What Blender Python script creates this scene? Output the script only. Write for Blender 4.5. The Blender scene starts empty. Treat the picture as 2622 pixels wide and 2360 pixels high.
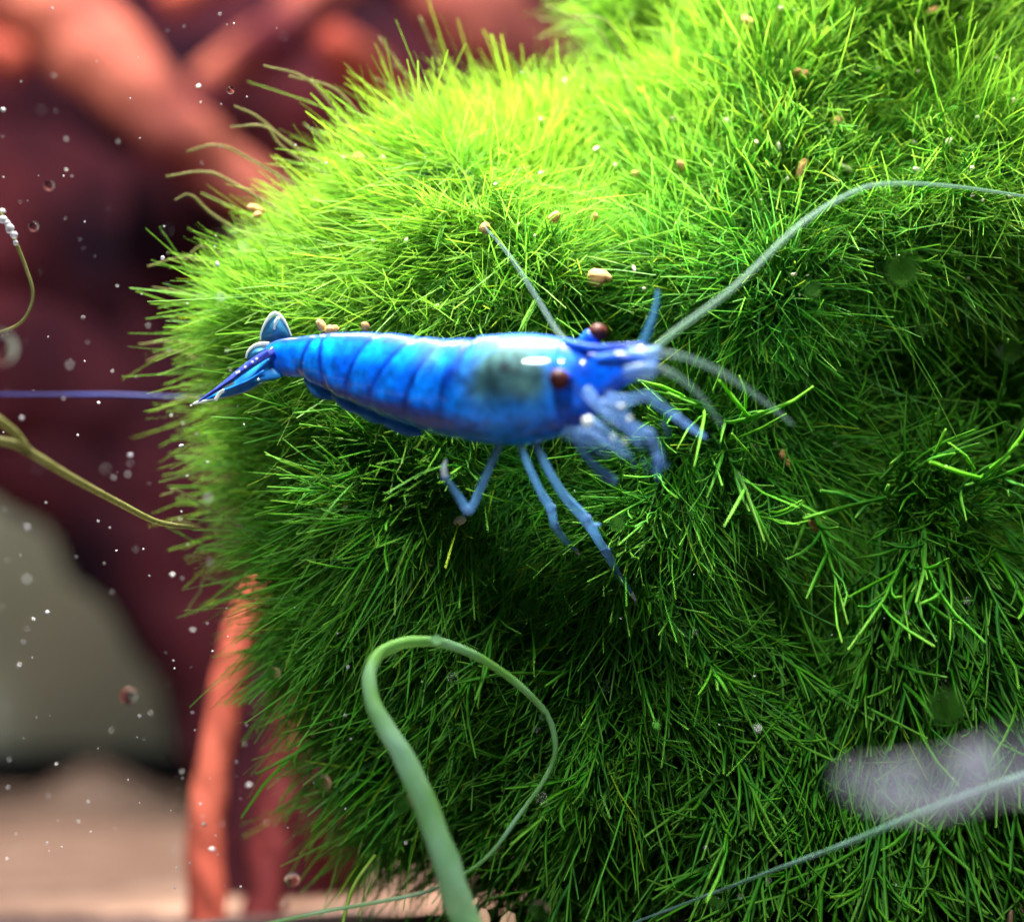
import bpy, bmesh, math, random
import numpy as np
from mathutils import Vector, Matrix, Quaternion

# ------------------------------------------------------------------ scene, camera, light (1 unit = 1 cm)
sc = bpy.context.scene
sc.unit_settings.system = 'METRIC'
sc.unit_settings.scale_length = 0.01
C = sc.collection
RNG = np.random.RandomState(7)
random.seed(7)

F_PX = 5680.0                       # focal length in photograph pixels
CAM_Y = -12.0
cd = bpy.data.cameras.new('camera')
cd.sensor_width = 36.0
cd.lens = 36.0 * F_PX / 2622.0
cd.clip_start = 0.1
cd.clip_end = 300.0
cd.dof.use_dof = True
cd.dof.focus_distance = 12.25
cd.dof.aperture_fstop = cd.lens * 1e-3 / 0.34
cam = bpy.data.objects.new('camera', cd)
cam.location = (0, CAM_Y, 0)
cam.rotation_euler = (math.radians(90), 0, 0)
C.objects.link(cam)
sc.camera = cam

w = bpy.data.worlds.new('World')
sc.world = w
w.use_nodes = True
w.node_tree.nodes['Background'].inputs[0].default_value = (0.34, 0.55, 0.75, 1)
w.node_tree.nodes['Background'].inputs[1].default_value = 0.19


def lamp(name, loc, target, size, power, col, spread=180):
    l = bpy.data.lights.new(name, 'AREA')
    l.shape = 'DISK'
    l.size = size
    l.energy = power
    l.color = col
    l.spread = math.radians(spread)
    o = bpy.data.objects.new(name, l)
    o.location = loc
    o.rotation_euler = (Vector(target) - Vector(loc)).to_track_quat('-Z', 'Y').to_euler()
    C.objects.link(o)
    return o


# the two LED heads of the aquarium lamp, above the tank
lamp('aquarium_lamp', (-0.4, 2.4, 13.5), (0.5, 1.1, 0.0), 3.4, 2850, (1.0, 0.97, 0.88), 55)
lamp('aquarium_lamp_rear', (-6.0, 14.0, 15.5), (-4.0, 20.0, -3.0), 6.0, 4000, (1.0, 0.92, 0.86))
# added fill lamp from front above, brightens the shrimp's flank and lower moss
lamp('front_fill', (-5.0, -28.0, 33.0), (0, 0, 0), 9.0, 31000, (0.82, 0.95, 1.0))
# added lamp hidden behind the driftwood, brightens the back wall
lamp('wall_fill', (-9.0, 26.0, 7.0), (-9.0, 33.0, -4.0), 5.0, 6200, (1.0, 0.97, 0.88))

sc.view_settings.view_transform = 'Standard'
sc.view_settings.look = 'None'
sc.view_settings.exposure = 0.0
sc.view_settings.gamma = 1.0
sc.cycles.use_denoising = True
sc.cycles.max_bounces = 5
sc.cycles.diffuse_bounces = 2
sc.cycles.glossy_bounces = 2
sc.cycles.transmission_bounces = 4
sc.cycles.use_adaptive_sampling = True
sc.cycles.adaptive_threshold = 0.04
sc.cycles.transparent_max_bounces = 12
sc.cycles.caustics_refractive = False
sc.cycles.caustics_reflective = False


# ------------------------------------------------------------------ helpers
def P(px, py, d):
    """point of the place seen at photograph pixel (px, py), d cm from the camera"""
    return np.array([(px - 1311.0) / F_PX * d, d + CAM_Y, (1180.0 - py) / F_PX * d])


def obj(name, me, parent=None, mat=None):
    o = bpy.data.objects.new(name, me)
    C.objects.link(o)
    if parent is not None:
        o.parent = parent
        o.matrix_parent_inverse = Matrix.Translation(-Vector(parent.location))
    if mat is not None and len(me.materials) == 0:
        me.materials.append(mat)
    return o


def tag(o, label, cat, group=None, kind=None):
    o['label'] = label
    o['category'] = cat
    if group:
        o['group'] = group
    if kind:
        o['kind'] = kind
    return o


def thing(name, loc, label, cat, group=None):
    o = bpy.data.objects.new(name, None)
    o.empty_display_size = 0.1
    o.location = loc
    C.objects.link(o)
    return tag(o, label, cat, group)


def mesh_np(name, V, Fq, smooth=True, col=None):
    """mesh from arrays: V (n,3), Fq (m,3) or (m,4); col (n,4) point colours called tone"""
    me = bpy.data.meshes.new(name)
    V = np.asarray(V, dtype=np.float32)
    Fq = np.asarray(Fq, dtype=np.int32)
    k = Fq.shape[1]
    me.vertices.add(len(V))
    me.vertices.foreach_set('co', V.ravel())
    me.loops.add(Fq.size)
    me.loops.foreach_set('vertex_index', Fq.ravel())
    me.polygons.add(len(Fq))
    me.polygons.foreach_set('loop_start', np.arange(0, Fq.size, k, dtype=np.int32))
    me.polygons.foreach_set('loop_total', np.full(len(Fq), k, dtype=np.int32))
    me.update(calc_edges=True)
    if smooth:
        me.polygons.foreach_set('use_smooth', np.ones(len(Fq), dtype=bool))
    if col is not None:
        a = me.attributes.new('tone', 'FLOAT_COLOR', 'POINT')
        a.data.foreach_set('color', np.asarray(col, dtype=np.float32).ravel())
    return me


def catmull(pts, n):
    """smooth polyline through rows of pts (any dimension), n samples per span"""
    pts = np.asarray(pts, float)
    ext = np.vstack([2 * pts[0] - pts[1], pts, 2 * pts[-1] - pts[-2]])
    out = []
    for i in range(1, len(ext) - 2):
        p0, p1, p2, p3 = ext[i - 1], ext[i], ext[i + 1], ext[i + 2]
        for t in np.linspace(0, 1, n, endpoint=False):
            out.append(0.5 * (2 * p1 + (p2 - p0) * t + (2 * p0 - 5 * p1 + 4 * p2 - p3) * t * t + (3 * p1 - p0 - 3 * p2 + p3) * t ** 3))
    out.append(pts[-1])
    return np.array(out)


def frames(p):
    t = np.gradient(p, axis=0)
    t /= np.linalg.norm(t, axis=1)[:, None] + 1e-9
    ref = np.array([0.13, -0.97, 0.21])
    a = np.cross(t, ref)
    a /= np.linalg.norm(a, axis=1)[:, None] + 1e-9
    b = np.cross(t, a)
    return t, a, b


def tube_arrays(p, r, sides=8, squash=1.0, bump=0.0, seed=0):
    p = np.asarray(p, float)
    r = np.asarray(r, float)
    n = len(p)
    t, a, b = frames(p)
    ang = np.linspace(0, 2 * np.pi, sides, endpoint=False)
    rr = r[:, None] * np.ones(sides)[None, :]
    if bump:
        rs = np.random.RandomState(seed)
        for k in range(6):
            rr *= 1 + bump * 0.5 * np.sin(np.arange(n)[:, None] * rs.uniform(0.1, 1.2) + ang[None, :] * rs.randint(1, 6) + rs.uniform(0, 6.28))
    V = p[:, None, :] + rr[:, :, None] * (np.cos(ang)[None, :, None] * a[:, None, :] + squash * np.sin(ang)[None, :, None] * b[:, None, :])
    V = V.reshape(-1, 3)
    F = []
    for i in range(n - 1):
        for j in range(sides):
            j2 = (j + 1) % sides
            F.append((i * sides + j, i * sides + j2, (i + 1) * sides + j2, (i + 1) * sides + j))
    V = np.vstack([V, p[0] - t[0] * r[0] * 0.5, p[-1] + t[-1] * r[-1] * 0.6])
    c0, c1 = len(V) - 2, len(V) - 1
    for j in range(sides):
        j2 = (j + 1) % sides
        F.append((c0, j2, j, j))
        F.append((c1, (n - 1) * sides + j, (n - 1) * sides + j2, (n - 1) * sides + j2))
    return V, F


def pydata(name, V, F, smooth=True):
    me = bpy.data.meshes.new(name)
    me.from_pydata([tuple(v) for v in V], [], [tuple(dict.fromkeys(f)) for f in F])
    me.update()
    if smooth:
        me.polygons.foreach_set('use_smooth', np.ones(len(me.polygons), dtype=bool))
    return me


def tube(name, pts, mat, parent=None, n=6, sides=8, squash=1.0, bump=0.0, seed=0):
    """pts rows: px, py, depth, radius in photograph pixels"""
    q = catmull(pts, n)
    p = np.array([P(a[0], a[1], a[2]) for a in q])
    r = np.maximum(q[:, 3], 0.6) / F_PX * q[:, 2]
    V, F = tube_arrays(p, r, sides, squash, bump, seed)
    return obj(name, pydata(name, V, F), parent, mat)


class Noise:
    """smooth sum of sines, for lumps and pigment"""
    def __init__(s, seed, freq, k=14):
        r = np.random.RandomState(seed)
        d = r.normal(size=(k, 3))
        d /= np.linalg.norm(d, axis=1)[:, None]
        s.d = d * freq * r.uniform(0.6, 1.6, size=(k, 1))
        s.p = r.uniform(0, 6.283, k)
        s.k = k

    def __call__(s, x):
        return np.sin(x @ s.d.T + s.p).sum(axis=-1) / math.sqrt(s.k / 2.0)


# ------------------------------------------------------------------ materials
def new_mat(name):
    m = bpy.data.materials.new(name)
    m.use_nodes = True
    nt = m.node_tree
    return m, nt, nt.nodes['Principled BSDF'], nt.nodes['Material Output']


def plain(name, col, rough=0.5, spec=0.4, noise=None, col2=None, bump=0.0, sss=0.0, alpha=1.0, coat=0.0, detail=6, thin=0.0, patchy=False):
    m, nt, b, out = new_mat(name)
    b.inputs['Base Color'].default_value = (*col, 1)
    b.inputs['Roughness'].default_value = rough
    b.inputs['Specular IOR Level'].default_value = spec * 0.5
    b.inputs['Coat Weight'].default_value = coat
    b.inputs['Coat Roughness'].default_value = 0.12
    if sss:
        b.inputs['Subsurface Weight'].default_value = sss
        b.inputs['Subsurface Radius'].default_value = (0.05, 0.07, 0.12)
        b.inputs['Subsurface Scale'].default_value = 0.6
    if noise:
        tc = nt.nodes.new('ShaderNodeTexCoord')
        nz = nt.nodes.new('ShaderNodeTexNoise')
        nz.inputs['Scale'].default_value = noise
        nz.inputs['Detail'].default_value = detail
        nt.links.new(tc.outputs['Object'], nz.inputs['Vector'])
        if col2:
            r = nt.nodes.new('ShaderNodeValToRGB')
            r.color_ramp.elements[0].position = 0.35
            r.color_ramp.elements[1].position = 0.65
            r.color_ramp.elements[0].color = (*col, 1)
            r.color_ramp.elements[1].color = (*col2, 1)
            nt.links.new(nz.outputs['Fac'], r.inputs['Fac'])
            nt.links.new(r.outputs['Color'], b.inputs['Base Color'])
        if bump:
            bp = nt.nodes.new('ShaderNodeBump')
            bp.inputs['Strength'].default_value = bump
            bp.inputs['Distance'].default_value = 0.3 / noise
            nt.links.new(nz.outputs['Fac'], bp.inputs['Height'])
            nt.links.new(bp.outputs['Normal'], b.inputs['Normal'])
    last = b.outputs[0]
    if thin:
        tr = nt.nodes.new('ShaderNodeBsdfTranslucent')
        tr.inputs['Color'].default_value = (*col, 1)
        mx = nt.nodes.new('ShaderNodeMixShader')
        mx.inputs[0].default_value = thin
        nt.links.new(last, mx.inputs[1])
        nt.links.new(tr.outputs[0], mx.inputs[2])
        last = mx.outputs[0]
    if alpha < 1.0:
        t = nt.nodes.new('ShaderNodeBsdfTransparent')
        mx = nt.nodes.new('ShaderNodeMixShader')
        mx.inputs[0].default_value = alpha
        if patchy:
            mr = nt.nodes.new('ShaderNodeMapRange')
            mr.inputs[1].default_value = 0.35
            mr.inputs[2].default_value = 0.68
            mr.inputs[4].default_value = alpha
            nt.links.new(nz.outputs['Fac'], mr.inputs[0])
            nt.links.new(mr.outputs[0], mx.inputs[0])
        nt.links.new(t.outputs[0], mx.inputs[1])
        nt.links.new(last, mx.inputs[2])
        last = mx.outputs[0]
    nt.links.new(last, out.inputs['Surface'])
    return m


def moss_material():
    m, nt, b, out = new_mat('moss')
    at = nt.nodes.new('ShaderNodeAttribute')
    at.attribute_name = 'tone'
    sp = nt.nodes.new('ShaderNodeSeparateColor')
    nt.links.new(at.outputs['Color'], sp.inputs[0])

    def mix(fac, a, c):
        x = nt.nodes.new('ShaderNodeMix')
        x.data_type = 'RGBA'
        nt.links.new(fac, x.inputs[0])
        for sock, v in ((x.inputs[6], a), (x.inputs[7], c)):
            if isinstance(v, tuple):
                sock.default_value = (*v, 1)
            else:
                nt.links.new(v, sock)
        return x.outputs[2]
    g = mix(sp.outputs[1], (0.030, 0.16, 0.034), (0.065, 0.36, 0.010))      # each strand its own green
    y = mix(sp.outputs[2], g, (0.30, 0.42, 0.015))                            # yellower colour, mostly towards the top of the mound
    tips = mix(sp.outputs[0], y, (0.24, 0.42, 0.06))                         # pale growing tips
    nt.links.new(tips, b.inputs['Base Color'])
    b.inputs['Roughness'].default_value = 0.5
    b.inputs['Specular IOR Level'].default_value = 0.10
    tr = nt.nodes.new('ShaderNodeBsdfTranslucent')
    nt.links.new(tips, tr.inputs['Color'])
    mx = nt.nodes.new('ShaderNodeMixShader')
    mx.inputs[0].default_value = 0.5
    nt.links.new(b.outputs[0], mx.inputs[1])
    nt.links.new(tr.outputs[0], mx.inputs[2])
    nt.links.new(mx.outputs[0], out.inputs['Surface'])
    return m


def shell_material():
    m, nt, b, out = new_mat('shrimp_shell')
    at = nt.nodes.new('ShaderNodeAttribute')
    at.attribute_name = 'tone'
    tc = nt.nodes.new('ShaderNodeTexCoord')
    nz = nt.nodes.new('ShaderNodeTexNoise')
    nz.inputs['Scale'].default_value = 17.0
    nz.inputs['Detail'].default_value = 5.0
    nt.links.new(tc.outputs['Object'], nz.inputs['Vector'])
    r = nt.nodes.new('ShaderNodeMapRange')
    r.inputs[1].default_value = 0.3
    r.inputs[2].default_value = 0.7
    r.inputs[3].default_value = 0.5
    r.inputs[4].default_value = 1.3
    nt.links.new(nz.outputs['Fac'], r.inputs[0])
    vm = nt.nodes.new('ShaderNodeVectorMath')
    vm.operation = 'SCALE'
    nt.links.new(at.outputs['Color'], vm.inputs[0])
    nt.links.new(r.outputs[0], vm.inputs['Scale'])
    nt.links.new(vm.outputs[0], b.inputs['Base Color'])
    b.inputs['Roughness'].default_value = 0.40
    b.inputs['Specular IOR Level'].default_value = 0.10
    b.inputs['Coat Weight'].default_value = 1.0
    b.inputs['Coat IOR'].default_value = 1.34
    b.inputs['Coat Roughness'].default_value = 0.03
    b.inputs['Subsurface Weight'].default_value = 0.3
    b.inputs['Subsurface Radius'].default_value = (0.03, 0.05, 0.08)
    b.inputs['Subsurface Scale'].default_value = 1.0
    return m


def glass_bubble():
    m, nt, b, out = new_mat('bubble')
    nt.nodes.remove(b)
    g = nt.nodes.new('ShaderNodeBsdfGlass')
    g.inputs['IOR'].default_value = 1.05
    g.inputs['Roughness'].default_value = 0.0
    g.inputs['Color'].default_value = (0.95, 0.97, 1, 1)
    nt.links.new(g.outputs[0], out.inputs['Surface'])
    return m


M_MOSS = moss_material()
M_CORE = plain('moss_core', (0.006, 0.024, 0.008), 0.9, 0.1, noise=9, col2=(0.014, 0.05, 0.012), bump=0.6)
M_SHELL = shell_material()
M_LIMB = plain('shrimp_limb', (0.07, 0.21, 0.42), 0.35, 0.3, noise=30, col2=(0.16, 0.34, 0.58), alpha=0.58, thin=0.25)
M_LIMB_PALE = plain('shrimp_pale_limb', (0.11, 0.25, 0.58), 0.35, 0.3, noise=22, col2=(0.26, 0.42, 0.74), alpha=0.30, thin=0.3)
M_JOINT = plain('shrimp_joint', (0.14, 0.26, 0.48), 0.35, 0.3, alpha=0.45, thin=0.2)
M_WHITE = plain('white_fringe', (0.50, 0.54, 0.53), 0.4, 0.5, alpha=0.9, thin=0.3)
M_FAN = plain('tail_fan_dark', (0.012, 0.075, 0.16), 0.3, 0.5, noise=14, col2=(0.03, 0.16, 0.30), alpha=0.88, thin=0.1)
M_FANB = plain('tail_fan_blue', (0.008, 0.10, 0.42), 0.25, 0.5, noise=10, col2=(0.02, 0.22, 0.55), alpha=0.93, thin=0.15)
M_NAVY = plain('tail_spine_navy', (0.012, 0.012, 0.16), 0.3, 0.5, noise=16, col2=(0.03, 0.05, 0.30))
M_FEEL = plain('feeler', (0.13, 0.24, 0.16), 0.4, 0.2, noise=40, col2=(0.20, 0.32, 0.25), alpha=0.55, thin=0.3)
M_FEEL_FAINT = plain('feeler_faint', (0.13, 0.22, 0.20), 0.4, 0.2, noise=40, col2=(0.2, 0.28, 0.27), alpha=0.22, thin=0.3)
M_FEEL_BLUE = plain('feeler_blue', (0.02, 0.10, 0.20), 0.4, 0.2, alpha=0.45)
M_EYE = plain('shrimp_eye', (0.022, 0.006, 0.006), 0.5, 0.2, noise=18, col2=(0.085, 0.018, 0.014))
M_EYE_RIM = plain('shrimp_eye_stalk', (0.003, 0.03, 0.26), 0.3, 0.3, noise=12, col2=(0.006, 0.07, 0.42))
M_WOOD = plain('red_driftwood', (0.10, 0.016, 0.028), 0.75, 0.2, noise=0.6, col2=(0.74, 0.20, 0.13), bump=0.6, detail=3)
M_WOOD_O = plain('orange_driftwood', (0.34, 0.05, 0.035), 0.75, 0.2, noise=0.7, col2=(0.58, 0.13, 0.080), bump=0.4)
M_WOOD_M = plain('maroon_driftwood', (0.05, 0.009, 0.016), 0.75, 0.2, noise=0.6, col2=(0.19, 0.032, 0.032), bump=0.5)
M_WOOD_D = plain('shaded_driftwood', (0.011, 0.0045, 0.011), 0.85, 0.15, noise=0.36, col2=(0.10, 0.018, 0.024), bump=0.6)  # darker copy of the wood, shade between the branches put into its colour
M_WALL = plain('back_glass', (0.30, 0.31, 0.24), 0.6, 0.2, noise=0.15, col2=(0.40, 0.39, 0.29))
M_TRIM = plain('black_silicone', (0.015, 0.017, 0.02), 0.6, 0.2)
M_SAND = plain('sand', (0.30, 0.165, 0.115), 0.9, 0.1, noise=1.2, col2=(0.48, 0.29, 0.21), bump=0.8)
M_NEAR_SHADE = plain('near_shade_mauve', (0.03, 0.020, 0.020), 0.9, 0.1, noise=2.0, col2=(0.075, 0.046, 0.042), bump=0.3)  # dark mauve, shade on the near floor put into the colour
M_GRAV = plain('peach_gravel', (0.42, 0.20, 0.11), 0.7, 0.3, noise=12, col2=(0.62, 0.36, 0.22), bump=0.4)
M_CRUMB = plain('orange_crumb', (0.50, 0.20, 0.05), 0.55, 0.4, noise=18, col2=(0.72, 0.40, 0.16), bump=0.8, sss=0.2)
M_CRUMB_P = plain('pale_crumb', (0.42, 0.30, 0.12), 0.5, 0.5, noise=20, col2=(0.72, 0.66, 0.48), bump=0.4, sss=0.3)
M_SPECK = plain('white_speck', (0.5, 0.48, 0.47), 0.5, 0.5)
M_SPECK_D = plain('dull_speck', (0.45, 0.42, 0.46), 0.6, 0.3, alpha=0.5)
M_BUBBLE = glass_bubble()
M_TENDRIL = plain('tendril', (0.11, 0.26, 0.05), 0.5, 0.2, noise=2.2, col2=(0.26, 0.44, 0.28), alpha=0.7, thin=0.35)
M_TENDRIL_Y = plain('tendril_olive', (0.20, 0.30, 0.03), 0.5, 0.3, noise=8.0, col2=(0.30, 0.40, 0.07), thin=0.3)
M_ALGA = plain('olive_alga', (0.11, 0.11, 0.03), 0.6, 0.2, noise=10.0, col2=(0.20, 0.19, 0.07), alpha=0.7, thin=0.3)
M_STRAND_BLUE = plain('pale_blue_strand', (0.05, 0.12, 0.07), 0.4, 0.2, noise=4.0, col2=(0.11, 0.19, 0.17), alpha=0.65, thin=0.2)
M_LEAF = plain('lavender_leaf', (0.32, 0.29, 0.36), 0.7, 0.2, noise=4.0, col2=(0.62, 0.57, 0.66), alpha=0.5, thin=0.4, patchy=True)
M_BLUE_STREAK = plain('streak_blue', (0.012, 0.012, 0.06), 0.4, 0.3, noise=1.2, col2=(0.03, 0.05, 0.24))

# ------------------------------------------------------------------ the setting: sand, back pane
nx, ny = 90, 90
X, Y = np.meshgrid(np.linspace(-24, 24, nx), np.linspace(-5, 36, ny))
N1, N2 = Noise(3, 0.9), Noise(4, 2.6)
pts = np.stack([X, Y, np.zeros_like(X)], -1).reshape(-1, 3)
Zf = -2.86 - 0.45 * np.clip((Y.ravel() - 1.2) / 3.0, 0, 1) - np.clip(Y.ravel() - 2, 0, 40) * 0.107 + 0.05 * N1(pts) + 0.02 * N2(pts)
bumpc = P(240, 2080, 36)
Zf += 0.75 * np.exp(-((pts[:, 0] - bumpc[0]) ** 2 / 0.8 + (pts[:, 1] - bumpc[1]) ** 2 / 1.6))
pts[:, 2] = Zf
F = [(j * nx + i, j * nx + i + 1, (j + 1) * nx + i + 1, (j + 1) * nx + i) for j in range(ny - 1) for i in range(nx - 1)]
o = obj('sand_floor', mesh_np('sand_floor', pts, F), None, M_SAND)
o['kind'] = 'structure'


X2, Y2 = np.meshgrid(np.linspace(-12, 12, 90), np.linspace(-5, 8.5, 60))  # added dark sheet over the near sand, stands in for shade there
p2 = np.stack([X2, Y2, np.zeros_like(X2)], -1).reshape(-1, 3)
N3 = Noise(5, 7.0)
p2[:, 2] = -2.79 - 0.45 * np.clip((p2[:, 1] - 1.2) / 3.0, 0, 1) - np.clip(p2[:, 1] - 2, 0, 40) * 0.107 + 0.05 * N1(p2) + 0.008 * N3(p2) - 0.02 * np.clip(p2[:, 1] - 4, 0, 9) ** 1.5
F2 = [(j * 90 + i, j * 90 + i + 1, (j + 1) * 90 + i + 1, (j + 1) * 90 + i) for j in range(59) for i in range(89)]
o = obj('near_shade_sheet', mesh_np('near_shade_sheet', p2, F2), None, M_NEAR_SHADE)
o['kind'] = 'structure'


def box(name, lo, hi, mat, parent=None, bevel=0.0):
    bm = bmesh.new()
    bmesh.ops.create_cube(bm, size=1)
    for v in bm.verts:
        for k in range(3):
            v.co[k] = lo[k] if v.co[k] < 0 else hi[k]
    if bevel:
        bmesh.ops.bevel(bm, geom=bm.edges[:], offset=bevel, segments=2, affect='EDGES')
    me = bpy.data.meshes.new(name)
    bm.to_mesh(me)
    bm.free()
    return obj(name, me, parent, mat)


o = box('back_wall', (-24, 33.0, -8), (24, 33.6, 16), M_WALL)
o['kind'] = 'structure'
o = box('tank_trim', (-24, 32.2, -8.0), (24, 32.98, -5.84), M_TRIM, bevel=0.1)
tag(o, 'black rim along the foot of the grey back pane behind the sand', 'tank trim')

# ------------------------------------------------------------------ moss mound: a lumpy body made of lobes
LOBES = [  # px, py, depth, rx, ry, rz (cm)
    (1175, 950, 13.20, 1.16, 0.85, 1.24),
    (1640, 1590, 13.70, 1.92, 1.15, 1.72),
    (2260, 560, 13.80, 1.55, 1.10, 0.95),
    (2320, 90, 14.35, 1.75, 1.10, 1.20),
    (1350, 800, 14.00, 1.30, 1.05, 0.96),
    (2180, 1780, 13.75, 1.60, 1.15, 1.48),
    (2500, 1250, 14.50, 1.20, 0.80, 1.10),
    (1830, 780, 13.75, 1.00, 1.00, 0.85),
    (1640, 650, 14.10, 1.00, 1.00, 0.74),
    (1900, 330, 14.20, 0.85, 0.95, 0.85),
    (1205, 1350, 13.50, 1.22, 0.90, 1.10),
]
LC = np.array([P(a, b, c) for a, b, c, _, _, _ in LOBES])
LR = np.array([l[3:] for l in LOBES])
NA, NB = Noise(11, 3.2), Noise(12, 7.5)


def sdf(p):
    q = (p[:, None, :] - LC[None]) / LR[None]
    L = np.linalg.norm(q, axis=2) + 1e-9
    g = np.linalg.norm(q / LR[None], axis=2) + 1e-9
    d = L * (L - 1) / g
    k = 0.09
    m = d.min(axis=1)
    s = m - k * np.log(np.exp(-(d - m[:, None]) / k).sum(axis=1))
    return s + 0.06 - 0.10 * NA(p) - 0.045 * NB(p)


def grad(p, e=0.02):
    s0 = sdf(p)
    g = np.stack([sdf(p + np.eye(3)[i] * e) - s0 for i in range(3)], 1) / e
    return g / (np.linalg.norm(g, axis=1)[:, None] + 1e-9), g, s0


def project(p, it=3):
    for _ in range(it):
        n, g, s0 = grad(p)
        p = p - n * (s0 / np.maximum(np.linalg.norm(g, axis=1), 0.3))[:, None]
    return p


CAMP = np.array([0, CAM_Y, 0.0])


def surf_depth(px, py, off=0.0):
    """distance at which the line through a pixel meets the mound (grown by off), else None"""
    d = np.arange(11.0, 15.5, 0.02)
    s = sdf(np.array([P(px, py, x) for x in d])) - off
    i = np.argmax(s < 0)
    return float(d[i]) if s[i] < 0 else None


def topx(p):
    d = p[:, 1] - CAM_Y
    return 1311 + p[:, 0] / d * F_PX, 1180 - p[:, 2] / d * F_PX


def roots(n, rs, margin=260, back=0.12):
    """n random root points over the outside of the mound, dense where it faces the photographer"""
    got, tot = [], 0
    lo, hi = (LC - LR).min(0) - 0.4, (LC + LR).max(0) + 0.4
    while tot < n:
        p = rs.uniform(lo, hi, size=(500000, 3))
        X_, Y_ = topx(p)
        p = p[((X_ > -margin) & (X_ < 2622 + margin) & (Y_ > -margin) & (Y_ < 2360 + margin)) | (rs.rand(len(p)) < back)]
        q = (p[:, None, :] - LC[None]) / LR[None]
        near_ = (np.abs(np.sqrt((q ** 2).sum(2)) - 1) < 0.4).any(1)
        p = p[near_]
        p = p[np.abs(sdf(p)) < 0.12]
        p = project(p, 2)
        nrm, _, s0 = grad(p)
        v = CAMP - p
        v /= np.linalg.norm(v, axis=1)[:, None]
        fc = (nrm * v).sum(axis=1)
        X_, Y_ = topx(p)
        ins = (X_ > -margin) & (X_ < 2622 + margin) & (Y_ > -margin) & (Y_ < 2360 + margin)
        ok = (np.abs(s0) < 0.03) & ((fc > -0.30) | (rs.rand(len(p)) < back)) & (ins | (rs.rand(len(p)) < back))
        ok &= p[:, 2] > -3.2
        got.append(np.hstack([p[ok], nrm[ok]]))
        tot += ok.sum()
    g = np.vstack(got)
    g = g[rs.permutation(len(g))[:n]]
    return g[:, :3], g[:, 3:]


FX, FY, FZ = Noise(21, 2.4), Noise(22, 2.4), Noise(23, 2.4)
GX, GY, GZ = Noise(24, 9.0), Noise(25, 9.0), Noise(26, 9.0)


def comb(p, nrm, rs, jit):
    """growing direction: outward, drawn together in tufts, hanging on the lower half"""
    low = np.clip((0.25 - p[:, 2]) / 1.3, 0, 1)[:, None]
    X_, Y_ = topx(p)
    rad = np.stack([(X_ - 1750) / 900, np.zeros(len(p)), -(Y_ - 820) / 900], 1)
    rl = np.linalg.norm(rad, axis=1)[:, None]
    rad = rad / (rl + 0.35)
    d = nrm * 0.75 + rad * 0.75 + np.array([0, 0, -0.35]) * low * (X_ > 1450)[:, None]
    d += 0.36 * np.stack([FX(p), FY(p), FZ(p)], 1) * np.array([1, 0.6, 1])
    d += 0.26 * np.stack([GX(p), GY(p), GZ(p)], 1) * np.array([1, 0.6, 1])
    d += np.array([-0.12, -0.12, -0.30]) * low + np.array([-0.25, 0.0, 0.10]) * (1 - low)
    d += rs.normal(size=p.shape) * jit
    return d / (np.linalg.norm(d, axis=1)[:, None] + 1e-9)


def strands(p, d, L, r, nseg, sides, rs, tipgrow=1.0, bend=None):
    """tubes grown from p along d; returns vertices, quads and tone colours"""
    n = len(p)
    t = np.linspace(0, 1, nseg + 1)
    if bend is None:
        bend = rs.normal(size=(n, 3)) * 0.42 + np.array([-0.05, 0, -0.16])
    path = p[:, None, :] + d[:, None, :] * (L[:, None] * t)[:, :, None] + bend[:, None, :] * (L[:, None] * (t ** 2)[None])[:, :, None]
    a = np.cross(d, np.array([0.3, 0.5, 0.81]))
    a /= np.linalg.norm(a, axis=1)[:, None] + 1e-9
    b = np.cross(d, a)
    if sides == 2:
        tw = rs.uniform(0, np.pi, (n, 1))
        a, b = a * np.cos(tw) + b * np.sin(tw), b * np.cos(tw) - a * np.sin(tw)
    ang = np.arange(sides) * 2 * np.pi / sides
    prof = np.interp(t, [0, 0.6, 0.92, 1], [0.9, 1.0, tipgrow, tipgrow * 0.55])
    ring = np.cos(ang)[None, :, None] * a[:, None, :] + np.sin(ang)[None, :, None] * b[:, None, :]
    V = path[:, :, None, :] + ring[:, None, :, :] * (r[:, None] * prof[None])[:, :, None, None]
    base = (np.arange(n) * (nseg + 1) * sides)[:, None, None]
    i = np.arange(nseg)[None, :, None] * sides
    j = np.arange(1 if sides == 2 else sides)[None, None, :]      # two sides: a flat ribbon-like filament
    j2 = (j + 1) % sides
    Q = np.stack([base + i + j, base + i + j2, base + i + sides + j2, base + i + sides + j], -1).reshape(-1, 4)
    T = np.broadcast_to(t[None, :, None], (n, nseg + 1, sides))
    return V.reshape(-1, 3), Q, T


mound_at = P(1500, 2330, 13.3)
moss = thing('moss_mound', mound_at, 'big bushy mound of bright green moss behind the blue shrimp', 'moss')
# dark body the strands grow from
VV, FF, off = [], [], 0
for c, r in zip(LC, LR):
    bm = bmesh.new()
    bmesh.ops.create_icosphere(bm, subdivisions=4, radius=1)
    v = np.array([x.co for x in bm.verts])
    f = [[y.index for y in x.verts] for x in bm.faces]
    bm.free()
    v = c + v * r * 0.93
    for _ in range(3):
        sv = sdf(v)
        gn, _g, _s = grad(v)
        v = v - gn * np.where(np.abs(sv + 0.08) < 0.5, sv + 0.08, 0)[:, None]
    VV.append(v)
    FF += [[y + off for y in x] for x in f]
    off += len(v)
obj('moss_core', mesh_np('moss_core', np.vstack(VV), FF), moss, M_CORE)

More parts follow.
